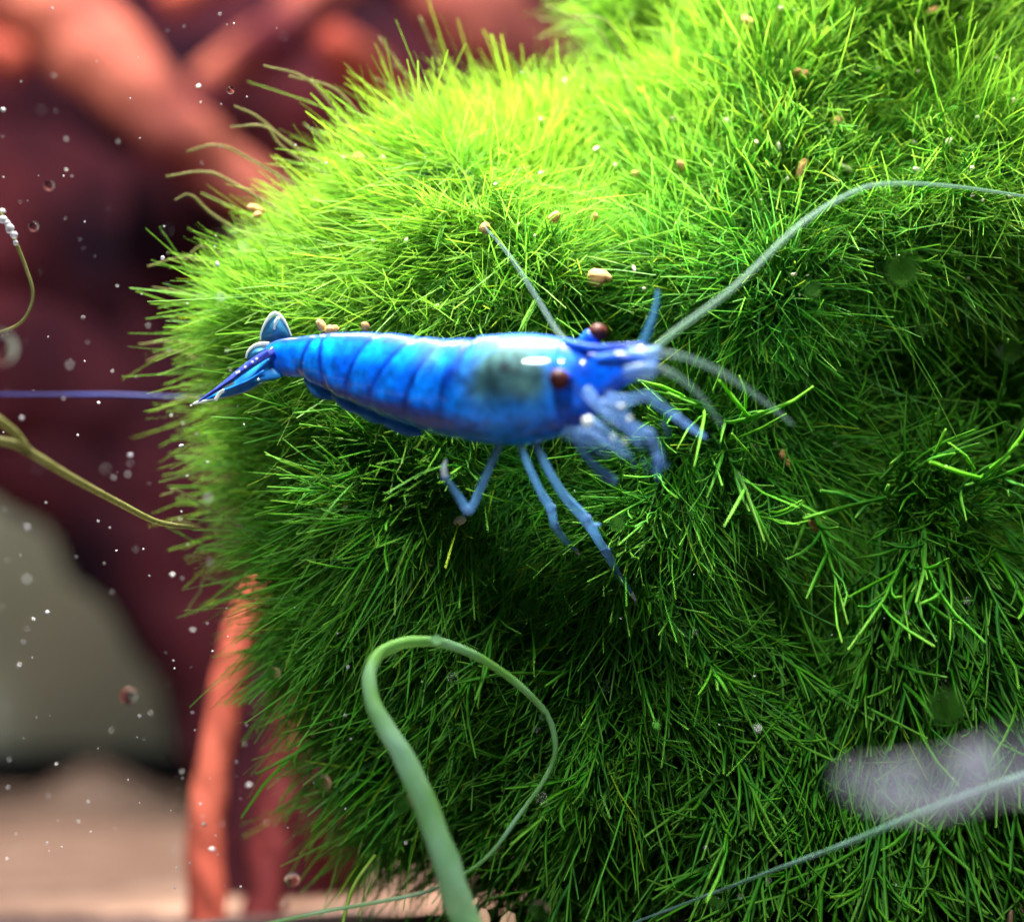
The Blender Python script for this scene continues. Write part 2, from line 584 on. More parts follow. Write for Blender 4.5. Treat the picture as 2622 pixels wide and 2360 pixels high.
# fine strands
rs = np.random.RandomState(31)
n = 210000
p, nr = roots(n, rs)
low = np.clip((0.25 - p[:, 2]) / 1.4, 0, 1)
thin_out = rs.rand(n) > low * (0.66 + 0.22 * (topx(p)[0] > 1450))
p, nr, low = p[thin_out], nr[thin_out], low[thin_out]
n = len(p)
d = comb(p, nr, rs, 0.16)
L = (0.19 + 0.22 * rs.rand(n) ** 1.5) * (1 + 0.30 * low)
rare = rs.rand(n) < 0.012
L[rare] *= 1.4
r = 0.0024 + 0.0024 * rs.rand(n) ** 1.5 + 0.0022 * low
V, Q, T = strands(p - nr * 0.03, d, L, r, 4, 2, rs)
edge = np.clip(1.0 - np.abs((nr * (CAMP - p)).sum(1) / np.linalg.norm(CAMP - p, axis=1)), 0, 1)
yel = (1 - 0.75 * low) * np.clip(0.10 + 0.30 * rs.rand(n) ** 2 + 0.38 * np.clip((p[:, 2] - 0.2) / 1.6, 0, 1) * rs.rand(n) + 0.16 * FX(p * 0.6), 0, 0.9)
yel = np.where(rs.rand(n) < 0.035, 0.95, yel)
tone = np.zeros(T.shape + (4,))
tone[..., 0] = np.clip((T - 0.55) / 0.45, 0, 1) * (0.10 + 0.35 * rs.rand(n)[:, None, None])
tone[..., 1] = rs.rand(n)[:, None, None]
tone[..., 2] = yel[:, None, None] * np.clip(0.4 + 0.6 * T, 0, 1)
tone[..., 3] = 1
o = obj('moss_strands', mesh_np('moss_strands', V, Q, True, tone.reshape(-1, 4)), moss, M_MOSS)
o['kind'] = 'stuff'


# longer wisps standing out of the rim
rs = np.random.RandomState(36)
p, nr = roots(12000, rs, margin=80, back=0.0)
vv_ = CAMP - p
vv_ /= np.linalg.norm(vv_, axis=1)[:, None]
rim = (np.abs((nr * vv_).sum(1)) < 0.45) & (p[:, 2] > -1.6)
p, nr = p[rim][:900], nr[rim][:900]
n = len(p)
d = comb(p, nr, rs, 0.10)
L = 0.26 + 0.34 * rs.rand(n) ** 2
V, Q, T = strands(p, d, L, 0.0020 + 0.0014 * rs.rand(n), 6, 3, rs, 0.7, rs.normal(size=(n, 3)) * 0.20 + np.array([-0.25, 0, -0.28]))
tone = np.zeros(T.shape + (4,))
tone[..., 0] = np.clip((T - 0.5) / 0.5, 0, 1) * 0.3
tone[..., 1] = rs.rand(n)[:, None, None]
tone[..., 2] = (0.35 + 0.55 * rs.rand(n))[:, None, None] * np.clip(0.3 + 0.7 * T, 0, 1)
tone[..., 3] = 1
o = obj('moss_wisps', mesh_np('moss_wisps', V, Q, True, tone.reshape(-1, 4)), moss, M_MOSS)
o['kind'] = 'stuff'


# forked sprigs
def sprig_arrays(seed, nb):
    rs = np.random.RandomState(seed)
    bend = rs.uniform(-0.35, 0.35, 3)
    P0, D, Ls, Rs = [np.zeros(3)], [np.array([0, 0, 1.0])], [0.55], [0.0080]
    for k in range(nb):
        t = 0.18 + 0.66 * (k + rs.uniform(-0.3, 0.3)) / nb
        pos = np.array([0, 0, 1.0]) * 0.5 * t + bend * 0.5 * t * t
        az = k * 2.4 + rs.uniform(-0.6, 0.6)
        sp_ = rs.uniform(0.28, 0.75)
        dd = np.array([math.cos(az) * sp_, math.sin(az) * sp_, 1.0])
        dd += bend * t
        P0.append(pos)
        D.append(dd / np.linalg.norm(dd))
        Ls.append(rs.uniform(0.13, 0.31))
        Rs.append(rs.uniform(0.0055, 0.0082))
    P0, D, Ls, Rs = np.array(P0), np.array(D), np.array(Ls), np.array(Rs)
    bd = rs.normal(size=(len(P0), 3)) * 0.34
    bd[0] = bend
    V, Q, T = strands(P0, D, Ls, Rs, 3, 3, rs, 1.08, bd)
    tone = np.zeros(T.shape + (4,))
    tone[..., 0] = np.clip((T - 0.45) / 0.55, 0, 1) * rs.uniform(0.15, 0.60, len(P0))[:, None, None]
    tone[..., 1] = rs.uniform(0.2, 1.0, len(P0))[:, None, None]
    tone[..., 2] = rs.uniform(0, 0.15, len(P0))[:, None, None]
    tone[..., 3] = 1
    return V, Q, tone.reshape(-1, 4)


SPR = [sprig_arrays(100 + k, 5 + k % 5) for k in range(14)]
SPR_ME = []
for k, (V, Q, t) in enumerate(SPR):
    me = mesh_np('sprig', V, Q, True, t)
    me.materials.append(M_MOSS)
    SPR_ME.append(me)


def sprig_frame(d, spin):
    q = Vector((0, 0, 1)).rotation_difference(Vector(d))
    return (q @ Quaternion((0, 0, 1), spin)).to_matrix()


rs = np.random.RandomState(41)
p, nr = roots(20000, rs, margin=150, back=0.03)
X_, Y_ = topx(p)
wgt = np.clip(0.10 + 1.0 * np.clip((0.55 - p[:, 2]) / 1.2, 0, 1) + 0.25 * (X_ > 1500), 0, 1)
wgt *= np.where(X_ < 560, 0.15, 1)
tuft = np.clip(0.55 + 0.6 * Noise(55, 5.0)(p), 0.05, 1)
keep = rs.rand(len(p)) < wgt * tuft * 0.85
p, nr, X_, Y_ = p[keep], nr[keep], X_[keep], Y_[keep]
d = comb(p, nr, rs, 0.20)
scl = rs.uniform(0.6, 1.1, len(p)) * np.where(p[:, 2] > 0.35, 0.62, 1.0) * (1 + 0.25 * np.clip((X_ - 1600) / 900, 0, 1))
v = CAMP - p
v /= np.linalg.norm(v, axis=1)[:, None]
score = ((nr * v).sum(1) > 0.45) & (X_ > 560) & (X_ < 2560) & (Y_ > 380) & (Y_ < 2300) & ~((Y_ > 840) & (Y_ < 1150) & (X_ > 650) & (X_ < 1650))
order = np.argsort(-(scl * score + rs.rand(len(p)) * 0.15))
single = set(order[:290].tolist())
BV, BQ, BT, off = [], [], [], 0
for i in range(len(p)):
    k = i % len(SPR)
    R3 = sprig_frame(d[i], rs.uniform(0, 6.28))
    if i in single:
        o = bpy.data.objects.new('sprig', SPR_ME[k])
        C.objects.link(o)
        o.parent = moss
        o.matrix_parent_inverse = Matrix.Translation(-Vector(mound_at))
        o.matrix_basis = Matrix.Translation(Vector(p[i] + nr[i] * 0.13)) @ R3.to_4x4() @ Matrix.Scale(float(scl[i]) * 1.38, 4)
    else:
        V, Q, t = SPR[k]
        A = np.array(R3)
        BV.append(V @ A.T * scl[i] + p[i])
        BQ.append(Q + off)
        BT.append(t)
        off += len(V)
o = obj('sprig_thicket', mesh_np('sprig_thicket', np.vstack(BV), np.vstack(BQ), True, np.vstack(BT)), moss, M_MOSS)
o['kind'] = 'stuff'

# long loose filaments leaning out of the outline on the top left
rs = np.random.RandomState(47)
LONG = [((900, 330), (790, 205), (675, 168)), ((760, 380), (660, 300), (600, 272)), ((740, 390), (680, 325), (590, 325)),
        ((660, 420), (560, 372), (478, 388)), ((600, 470), (520, 440), (425, 452)), ((560, 560), (490, 500), (448, 512)),
        ((560, 690), (470, 660), (378, 682)), ((600, 680), (520, 630), (470, 672)), ((520, 760), (450, 745), (390, 735)),
        ((520, 900), (440, 875), (355, 882)), ((520, 930), (450, 900), (375, 925)), ((520, 1030), (470, 1020), (400, 1052)),
        ((1080, 330), (1040, 200), (970, 95)), ((1130, 340), (1080, 230), (1010, 165)), ((1180, 330), (1130, 180), (1075, 45)),
        ((1130, 350), (1060, 260), (960, 200)), ((1620, 260), (1540, 90), (1400, 15)), ((1640, 200), (1560, 60), (1470, 40)),
        ((1620, 320), (1530, 190), (1450, 80)), ((1600, 350), (1520, 250), (1480, 200)), ((960, 340), (860, 230), (740, 195)),
        ((480, 1270), (440, 1262), (410, 1270)), ((560, 1490), (510, 1520), (475, 1570)), ((560, 1380), (480, 1340), (440, 1330))]
for a, b, c in LONG:
    k = next((k for k in range(0, 400, 20) if surf_depth(a[0] + k, a[1] + 0.6 * k, -0.05)), 0)     # where it leaves the mound
    base = (a[0] + k, a[1] + 0.6 * k)
    dd = surf_depth(*base, -0.05) or 13.3
    tube('filament', ([(*base, dd, 4.0)] if k else []) + [(*a, dd, 3.8), (*b, dd - 0.05, 3.2), (*c, dd - 0.1, 2.4)], M_ALGA, moss, n=6, sides=5)

# ------------------------------------------------------------------ blue shrimp
feet = P(1400, 1420, 11.6)
shrimp = thing('shrimp', feet, 'vivid blue dwarf shrimp standing on the green moss', 'shrimp')
ST = np.array([  # top x, y, bottom x, y
    (690, 880, 697, 933), (720, 868, 726, 962), (770, 862, 780, 968), (815, 857, 802, 982), (860, 853, 838, 999), (905, 851, 880, 1022),
    (955, 851, 930, 1044), (1005, 854, 985, 1068), (1060, 860, 1040, 1087), (1115, 866, 1095, 1105), (1165, 868, 1150, 1119), (1205, 866, 1202, 1128),
    (1250, 859, 1260, 1136), (1300, 855, 1310, 1139), (1350, 854, 1360, 1136), (1400, 858, 1410, 1124), (1450, 867, 1460, 1106), (1500, 882, 1500, 1084),
    (1535, 894, 1530, 1056), (1565, 893, 1560, 1022), (1600, 886, 1590, 994), (1635, 881, 1625, 975), (1660, 888, 1655, 960), (1675, 910, 1675, 944)], float)


def body_depth(u):
    return np.interp(u, [0, 6, 11, 16, 23], [12.10, 11.72, 11.36, 11.20, 10.92])


NS, SPN = 12, 96
q = catmull(ST, NS)
U = np.linspace(0, 23, len(q))
D0 = body_depth(U)
top = np.array([P(a, b, c) for a, b, c in zip(q[:, 0], q[:, 1], D0)])
bot = np.array([P(a, b, c) for a, b, c in zip(q[:, 2], q[:, 3], D0)])
cen = (top + bot) / 2
up = (top - bot) / 2
tan = np.gradient(cen, axis=0)
tan /= np.linalg.norm(tan, axis=1)[:, None]
W = np.cross(up, tan)
W /= np.linalg.norm(W, axis=1)[:, None]
W *= np.sign(-W[:, 1])[:, None]                           # towards the photographer
h = np.linalg.norm(up, axis=1)
W *= (h * np.interp(U, [0, 3, 8, 13, 18, 20, 23], [0.62, 0.66, 0.76, 0.88, 0.72, 0.80, 0.8]))[:, None]
phi = np.linspace(-np.pi, np.pi, SPN, endpoint=False)
BND = [(3.0, 2.75), (3.85, 4.15), (6.25, 5.75), (7.9, 7.1), (9.5, 8.8), (11.1, 10.8)]
uu = np.repeat(U[:, None], SPN, 1)
vv = np.repeat(np.cos(phi)[None], len(U), 0)
psi = np.abs(((phi - 0.35 + np.pi) % (2 * np.pi)) - np.pi)
psi = np.repeat(psi[None], len(U), 0)                      # 0 on the back, pi on the belly
disp = np.ones_like(uu)
line = np.zeros_like(uu)
after = np.zeros_like(uu)
for k, (ua, ub) in enumerate(BND):
    ubn = ub + (ua - ub) * (vv + 0.3) / 0.8
    ubn = ubn + 0.30 * np.clip(-vv - 0.3, 0, 1) * (1 if k > 1 else 0)
    x = uu - ubn
    wid = 0.16 if k < 5 else 0.22
    disp -= 0.026 * np.exp(-(x / wid) ** 2)
    disp += 0.012 * np.exp(-((x - 0.42) / 0.34) ** 2)
    side = np.clip((vv + 0.72) / 0.25, 0, 1)
    line = np.maximum(line, np.exp(-((x + 0.03) / 0.13) ** 2) * side)
    after = np.maximum(after, np.exp(-((x - 0.55) / 0.40) ** 2))
disp += 0.018 * np.exp(-((vv + 0.45) / 0.18) ** 2) * ((uu > 2) & (uu < 10.5))
BVv = cen[:, None, :] + disp[:, :, None] * (np.cos(phi)[None, :, None] * up[:, None, :] + np.sin(phi)[None, :, None] * W[:, None, :])
Vb = BVv.reshape(-1, 3)
n1, n2, n3 = Noise(61, 9.0), Noise(62, 22.0), Noise(63, 5.0)
m1, m2, m3 = [f(Vb).reshape(uu.shape) for f in (n1, n2, n3)]

AZ = np.array([0.000, 0.165, 0.97])
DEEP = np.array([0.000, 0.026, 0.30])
CY = np.array([0.000, 0.26, 0.99])
GRN = np.array([0.055, 0.15, 0.15])
PALE = np.array([0.06, 0.16, 0.16])
DARK = np.array([0.004, 0.012, 0.020])
LIL = np.array([0.03, 0.09, 0.46])


def blend(col, c, f):
    f = np.clip(f, 0, 1)[..., None]
    return col * (1 - f) + c * f


def spot(u0, v0, su, sv):
    return np.exp(-((uu - u0) / su) ** 2 - ((vv - v0) / sv) ** 2)


near = (np.sin(phi)[None] > -0.2).astype(float)
col = np.ones(uu.shape + (3,)) * AZ
col = blend(col, CY, 0.35 + 0.35 * m1)
col = blend(col, DEEP, 0.30 * np.clip(m2, 0, 2) + 0.15)
abd = (uu < 10.9)
col = blend(col, CY, 0.6 * after * abd)
col = blend(col, DEEP, 1.0 * line)
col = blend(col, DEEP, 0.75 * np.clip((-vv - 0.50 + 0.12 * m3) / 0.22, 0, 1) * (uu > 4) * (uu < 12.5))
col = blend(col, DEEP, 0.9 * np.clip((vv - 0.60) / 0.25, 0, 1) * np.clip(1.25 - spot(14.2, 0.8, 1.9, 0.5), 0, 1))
col = blend(col, LIL, 0.35 * np.exp(-((vv - 0.86) / 0.06) ** 2) * abd)  # lilac highlight line along the back, painted into the shell colour
col = blend(col, GRN, 0.75 * spot(10.1, 0.58, 0.85, 0.22) * np.clip(0.7 + 0.5 * m2, 0, 1))
col = blend(col, DARK, 0.55 * spot(9.7, 0.34, 0.7, 0.15))
car = (uu > 11.0) & (uu < 18.5)
col = blend(col, DEEP, 0.55 * spot(11.7, 0.1, 0.5, 0.9))
col = blend(col, LIL, 0.35 * spot(12.1, 0.2, 0.35, 0.5))
col = blend(col, GRN, 2.6 * spot(13.7, 0.14, 1.7, 0.62) * car * np.clip(0.9 + 0.15 * m2, 0, 1.2))
col = blend(col, PALE, 0.55 * spot(13.6, 0.60, 1.2, 0.22) * car)  # pale gleam on top of the carapace, painted into the colour
col = blend(col, DARK, 1.0 * spot(13.5, 0.36, 0.40, 0.13) + 0.85 * spot(14.1, -0.30, 0.8, 0.20) + 0.6 * spot(12.7, 0.12, 0.32, 0.42))
col = blend(col, DARK, 0.55 * np.clip(m1, 0, 1) * spot(13.7, 0.0, 1.5, 0.5))
col = blend(col, np.array([0.09, 0.17, 0.12]), 0.6 * spot(14.4, -0.05, 0.7, 0.2))
col = blend(col, CY, 1.0 * spot(13.2, -0.65, 2.2, 0.35) + 0.5 * spot(16.3, -0.35, 0.9, 0.3))
col = blend(col, DEEP, 0.5 * spot(16.5, 0.05, 0.8, 0.25) + 0.4 * spot(17.6, -0.3, 0.7, 0.3))
col = blend(col, LIL, 0.65 * np.exp(-((uu - 17.2 + 1.3 * (vv + 0.1)) / 0.28) ** 2) * (vv < 0.35))
col = blend(col, np.array([0.10, 0.16, 0.40]), 0.7 * np.clip((uu - 21.3) / 1.2, 0, 1))
col = np.clip(col * (1 + 0.10 * m2[..., None]), 0, 1)
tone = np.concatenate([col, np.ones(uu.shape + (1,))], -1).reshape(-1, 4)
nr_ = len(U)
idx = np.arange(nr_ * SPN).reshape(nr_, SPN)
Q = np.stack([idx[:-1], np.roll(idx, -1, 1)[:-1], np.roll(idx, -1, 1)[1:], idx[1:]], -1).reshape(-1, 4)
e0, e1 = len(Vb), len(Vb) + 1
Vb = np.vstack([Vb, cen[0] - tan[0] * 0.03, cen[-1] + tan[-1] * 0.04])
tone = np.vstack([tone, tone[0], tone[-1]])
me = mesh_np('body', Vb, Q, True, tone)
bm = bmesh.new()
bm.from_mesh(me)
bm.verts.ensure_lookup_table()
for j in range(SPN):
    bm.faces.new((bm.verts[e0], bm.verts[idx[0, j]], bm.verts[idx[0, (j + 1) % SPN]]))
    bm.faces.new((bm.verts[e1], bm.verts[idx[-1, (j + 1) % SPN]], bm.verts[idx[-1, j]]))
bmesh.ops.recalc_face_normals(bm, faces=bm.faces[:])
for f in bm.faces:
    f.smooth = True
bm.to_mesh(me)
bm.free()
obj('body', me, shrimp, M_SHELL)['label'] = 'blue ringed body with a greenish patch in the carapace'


def ball(name, px, py, d, rpx, mat, parent, sc3=(1, 1, 1), sub=3, bump=0.0, seed=0):
    bm = bmesh.new()
    bmesh.ops.create_icosphere(bm, subdivisions=sub, radius=1)
    c = P(px, py, d)
    r = rpx / F_PX * d
    nz = Noise(seed + 900, 2.2)
    for v in bm.verts:
        k = 1 + bump * float(nz(np.array([v.co[:]]))[0])
        v.co = Vector((c[0] + v.co.x * r * sc3[0] * k, c[1] + v.co.y * r * sc3[1] * k, c[2] + v.co.z * r * sc3[2] * k))
    for f in bm.faces:
        f.smooth = True
    me = bpy.data.meshes.new(name)
    bm.to_mesh(me)
    bm.free()
    return obj(name, me, parent, mat)


# eyes on their stalks
e = ball('eye', 1432, 970, 10.88, 27, M_EYE, shrimp)
tube('eyestalk', [(1446, 968, 11.10, 27), (1438, 969, 11.00, 27), (1433, 970, 10.92, 26)], M_EYE_RIM, e, n=4, sides=16)
e = ball('eye', 1531, 853, 11.32, 25, M_EYE, shrimp)
tube('eyestalk', [(1490, 900, 11.34, 25), (1505, 880, 11.34, 27), (1522, 862, 11.33, 27)], M_EYE_RIM, e, n=4, sides=16)

# long antennae and antennules
tube('antenna', [(1655, 915, 10.92, 8), (1720, 855, 10.95, 7), (1880, 735, 11.05, 6.5), (2050, 575, 11.25, 6.5), (2190, 490, 11.45, 6), (2290, 470, 11.6, 5.5), (2450, 478, 11.85, 4.5), (2640, 505, 12.1, 3.5)], M_FEEL, shrimp, n=10)
tube('antenna', [(1455, 880, 11.62, 10), (1425, 845, 11.7, 9), (1370, 755, 11.85, 7.5), (1305, 655, 12.0, 6), (1240, 580, 12.15, 3)], M_FEEL_FAINT, shrimp, n=8)
tube('antennule', [(1640, 895, 10.96, 13), (1662, 840, 11.0, 10), (1678, 790, 11.05, 7), (1684, 745, 11.1, 5)], M_FEEL_BLUE, shrimp, n=8)
tube('antennule', [(1655, 905, 10.92, 11), (1740, 910, 10.85, 9), (1850, 955, 10.85, 8), (1960, 1030, 10.9, 6), (2030, 1085, 10.95, 4)], M_FEEL_FAINT, shrimp, n=8)
tube('antennule', [(1650, 935, 10.92, 11), (1720, 955, 10.82, 9), (1790, 1010, 10.8, 7), (1850, 1090, 10.82, 4)], M_FEEL_FAINT, shrimp, n=8)
tube('antennular_peduncle', [(1610, 915, 10.80, 24), (1645, 915, 10.80, 26), (1672, 905, 10.80, 20), (1688, 895, 10.80, 12)], M_JOINT, shrimp, n=6, sides=12)['label'] = 'whitish feeler base at the tip of the head'
tube('antennular_peduncle', [(1600, 955, 10.76, 20), (1640, 950, 10.76, 24), (1668, 948, 10.76, 20), (1680, 946, 10.76, 12)], M_JOINT, shrimp, n=6, sides=12)
tube('antennal_scale', [(1500, 1000, 10.80, 16), (1530, 1035, 10.76, 14), (1552, 1065, 10.74, 9)], M_LIMB_PALE, shrimp, n=6, sides=10)
tube('antennal_scale', [(1530, 925, 10.84, 14), (1580, 920, 10.80, 22), (1630, 925, 10.78, 18), (1655, 928, 10.78, 8)], M_EYE_RIM, shrimp, n=6, sides=12)
# rostrum
tube('rostrum', [(1450, 880, 11.14, 14), (1520, 893, 11.03, 12), (1590, 888, 10.96, 8), (1650, 880, 10.92, 3)], M_EYE_RIM, shrimp, n=8, sides=10)

# mouthparts and claws under the head
MP = [[(1500, 1075, 10.9, 22), (1550, 1115, 10.85, 24), (1590, 1150, 10.85, 18), (1612, 1168, 10.85, 8)],
      [(1540, 1030, 10.85, 20), (1585, 1065, 10.8, 22), (1620, 1110, 10.8, 18), (1640, 1140, 10.8, 8)],
      [(1480, 1100, 11.0, 22), (1510, 1135, 11.0, 20), (1545, 1160, 11.0, 14), (1560, 1172, 11.0, 7)],
      [(1555, 1010, 10.8, 20), (1590, 1040, 10.75, 20), (1610, 1085, 10.75, 16), (1618, 1125, 10.75, 7)],
      [(1450, 1105, 11.05, 26), (1500, 1120, 11.0, 28), (1540, 1130, 10.95, 22), (1575, 1140, 10.9, 10)]]
for k, a in enumerate(MP):
    tube('maxilliped', [(x, y, dd, rr * 0.8) for x, y, dd, rr in a], M_LIMB_PALE, shrimp, n=6, sides=10, bump=0.06, seed=k)
ball('mouth_bead', 1505, 1079, 10.70, 15, M_WHITE, shrimp, (1, 0.8, 0.9))['label'] = 'shiny white bead of a mouthpart'
for a in ((1590, 1040, 10.62, 8), (1612, 1072, 10.6, 7), (1570, 1120, 10.65, 6), (1600, 1130, 10.65, 6)):
    ball('mouth_bead', *a, M_WHITE, shrimp, sub=2)


def leg(name, pts, mat, joints=(), tip=None, sides=10):
    pts = [(x, y, dd, rr * 0.80) for x, y, dd, rr in pts]
    l = tube(name, pts, mat, shrimp, n=6, sides=sides, bump=0.03)
    for k in joints:
        x, y, dd, rr = pts[k]
        ball('joint', x, y, dd, rr * 1.18, M_JOINT, l, sub=2, bump=0.06, seed=int(x))
    if tip:
        tube('claw_tip', tip, M_WHITE, l, n=5, sides=8)
    return l


def on(px, py, off=0.33):
    return (surf_depth(px, py, off) or 12.3)


f1 = on(1475, 1412)
f2 = on(1620, 1525)
leg('leg', [(1290, 1120, 11.42, 14), (1265, 1170, 11.45, 13), (1235, 1240, 11.5, 12), (1210, 1295, 11.5, 13), (1196, 1306, 11.5, 15), (1180, 1280, 11.5, 14), (1158, 1248, 11.48, 12), (1140, 1222, 11.45, 12)], M_LIMB, (4, 7),
    [(1140, 1222, 11.45, 10), (1137, 1200, 11.44, 8), (1142, 1177, 11.44, 3)])
leg('leg', [(1325, 1120, 11.40, 13), (1350, 1185, 11.5, 12), (1382, 1255, 11.6, 13), (1410, 1302, 11.7, 15), (1420, 1345, f1 - 0.2, 13), (1445, 1380, f1 - 0.1, 11), (1478, 1413, f1, 6)], M_LIMB, (3, 4), [(1474, 1408, f1 - 0.01, 6), (1484, 1420, f1, 3)])
leg('leg', [(1365, 1120, 11.36, 14), (1395, 1185, 11.45, 13), (1440, 1262, 11.55, 14), (1500, 1330, 11.65, 17), (1538, 1392, f2 - 0.25, 14), (1552, 1412, f2 - 0.2, 15), (1580, 1465, f2 - 0.1, 11), (1620, 1525, f2, 7)], M_LIMB, (3, 5), [(1616, 1518, f2 - 0.01, 7), (1628, 1538, f2, 3)])
ball('leg_spur', 1528, 1343, 11.62, 8, M_LIMB, shrimp, (1.4, 0.8, 0.6), sub=2)
leg('leg', [(1465, 1110, 11.10, 13), (1495, 1160, 11.1, 12), (1525, 1195, 11.1, 14), (1555, 1220, 11.1, 16), (1577, 1233, 11.1, 10)], M_LIMB, (3,))
leg('leg', [(1560, 1020, 10.85, 16), (1610, 1022, 10.8, 17), (1658, 1014, 10.78, 16), (1700, 1045, 10.85, 14), (1735, 1070, 10.9, 12), (1775, 1098, 10.95, 10), (1806, 1118, 11.0, 6)], M_LIMB_PALE, (2, 4))
cl = leg('claw_arm', [(1550, 1060, 10.85, 17), (1600, 1085, 10.8, 18), (1645, 1105, 10.78, 18), (1662, 1115, 10.78, 19), (1680, 1150, 10.8, 18), (1690, 1175, 10.8, 17)], M_LIMB_PALE, (3,))
for k, a in enumerate([(1674, 1212), (1685, 1228), (1700, 1200), (1710, 1192)]):
    tube('finger', [(1684 + 4 * k - 6, 1165, 10.79, 9), ((1684 + a[0]) / 2, (1170 + a[1]) / 2 + 6, 10.79, 7), (a[0], a[1], 10.79, 3)], M_LIMB_PALE, cl, n=4, sides=8)
for k in range(14):
    bx, by = random.uniform(1555, 1700), random.uniform(1075, 1180)
    tube('bristle', [(bx, by, 10.76, 1.8), (bx + random.uniform(2, 14), by + 22, 10.75, 1.4), (bx + random.uniform(4, 24), by + 42, 10.75, 0.7)], M_JOINT, shrimp, n=3, sides=4)
# swimming legs under the abdomen
for a in ([(800, 950, 11.95, 26), (820, 985, 11.92, 24), (850, 1005, 11.90, 10)], [(870, 985, 11.86, 30), (900, 1022, 11.84, 24), (930, 1038, 11.82, 10)],
          [(930, 1025, 11.78, 30), (965, 1050, 11.76, 24), (1000, 1066, 11.74, 10)], [(1000, 1055, 11.70, 30), (1040, 1082, 11.68, 22), (1075, 1095, 11.66, 10)]):
    tube('pleopod', [(x, y + 12, dd, rr) for x, y, dd, rr in a], M_FANB, shrimp, n=6, sides=12, squash=0.7)


# tail fan: thin curved blades with pale fringes
def blade(name, outline, mat, depth, bulge=0.03, thick=0.014, fringe=None, ribs=()):
    q = catmull(outline + [outline[0]], 5)[:-1]
    cx, cy = q[:, 0].mean(), q[:, 1].mean()
    ex = max(np.abs(q[:, 0] - cx).max(), np.abs(q[:, 1] - cy).max())
    dep = depth if callable(depth) else (lambda x: depth)
    V, F = [], []
    K = 5
    m = len(q)
    for s in (-1, 1):
        for k in range(K):
            t = 1 - k / K
            for a in q:
                x, y = cx + (a[0] - cx) * t, cy + (a[1] - cy) * t
                V.append(P(x, y, dep(x) - bulge * (1 - t * t) + s * thick / 2 * (1 - 0.6 * t)))
        V.append(P(cx, cy, dep(cx) - bulge + s * thick / 2))
    half = K * m + 1
    for s in (0, 1):
        o_ = s * half
        for k in range(K - 1):
            for j in range(m):
                F.append((o_ + k * m + j, o_ + k * m + (j + 1) % m, o_ + (k + 1) * m + (j + 1) % m, o_ + (k + 1) * m + j))
        for j in range(m):
            F.append((o_ + (K - 1) * m + j, o_ + (K - 1) * m + (j + 1) % m, o_ + K * m))
    for j in range(m):
        F.append((j, (j + 1) % m, half + (j + 1) % m, half + j))
    me = bpy.data.meshes.new(name)
    me.from_pydata([tuple(v) for v in V], [], F)
    bm = bmesh.new()
    bm.from_mesh(me)
    bmesh.ops.recalc_face_normals(bm, faces=bm.faces[:])
    for f in bm.faces:
        f.smooth = True
    bm.to_mesh(me)
    bm.free()
    b = obj(name, me, shrimp, mat)
    if fringe:
        tube('fringe', [(x, y, dep(x) - 0.01, r_) for x, y, r_ in fringe], M_WHITE, b, n=5, sides=6)
    for rb, mt in ribs:
        tube('rib', [(x, y, dep(x) - bulge - 0.01, r_) for x, y, r_ in rb], mt, b, n=5, sides=6)
    return b


dl = lambda x: 12.02 + (720 - x) * 0.0008
blade('uropod', [(742, 872), (748, 862), (736, 835), (720, 812), (704, 803), (688, 818), (674, 842), (668, 866), (690, 876)], M_FAN, 12.28, 0.04,
      fringe=[(666, 872, 2), (670, 848, 2.5), (684, 820, 4), (702, 803, 6), (720, 811, 4.5), (736, 836, 2.5), (747, 862, 2)],
      ribs=[([(714, 814, 5), (706, 826, 5), (702, 843, 3)], M_WHITE)])
blade('uropod', [(694, 888), (672, 884), (650, 890), (636, 904), (634, 920), (648, 924), (676, 910)], M_FAN, 12.22, 0.03,
      fringe=[(688, 880, 5), (668, 880, 5), (648, 887, 4), (634, 902, 3), (630, 916, 2.5)])
blade('uropod', [(726, 958), (722, 966), (700, 974), (670, 978), (620, 1006), (565, 1020), (528, 1028), (512, 1028), (545, 1004), (600, 968), (660, 930), (694, 908), (705, 930)], M_FANB, dl, 0.05,
      fringe=[(680, 978, 1.5), (625, 1004, 2), (565, 1019, 2.5), (530, 1026, 4), (506, 1030, 4), (494, 1034, 2)],
      ribs=[([(574, 999, 4), (562, 1008, 4.5), (552, 1024, 5)], M_WHITE), ([(675, 950, 3), (640, 972, 3), (600, 990, 2.5), (575, 999, 2)], M_FANB)])
tl = blade('telson', [(698, 888), (704, 906), (672, 926), (628, 956), (580, 990), (520, 1024), (508, 1026), (560, 986), (620, 936), (662, 906)], M_NAVY, lambda x: dl(x) - 0.07, 0.03,
           fringe=[(600, 980, 3), (575, 990, 4), (556, 994, 2)])
tl['label'] = 'dark navy tail spine with pale dots'
for x, y in ((657, 919), (646, 927), (628, 940), (612, 952), (606, 955)):
    ball('pale_dot', x, y, dl(x) - 0.12, 3.6, M_WHITE, tl, sub=1)
ball('pale_dot', 662, 972, dl(662) - 0.07, 4.2, M_WHITE, tl, sub=1)

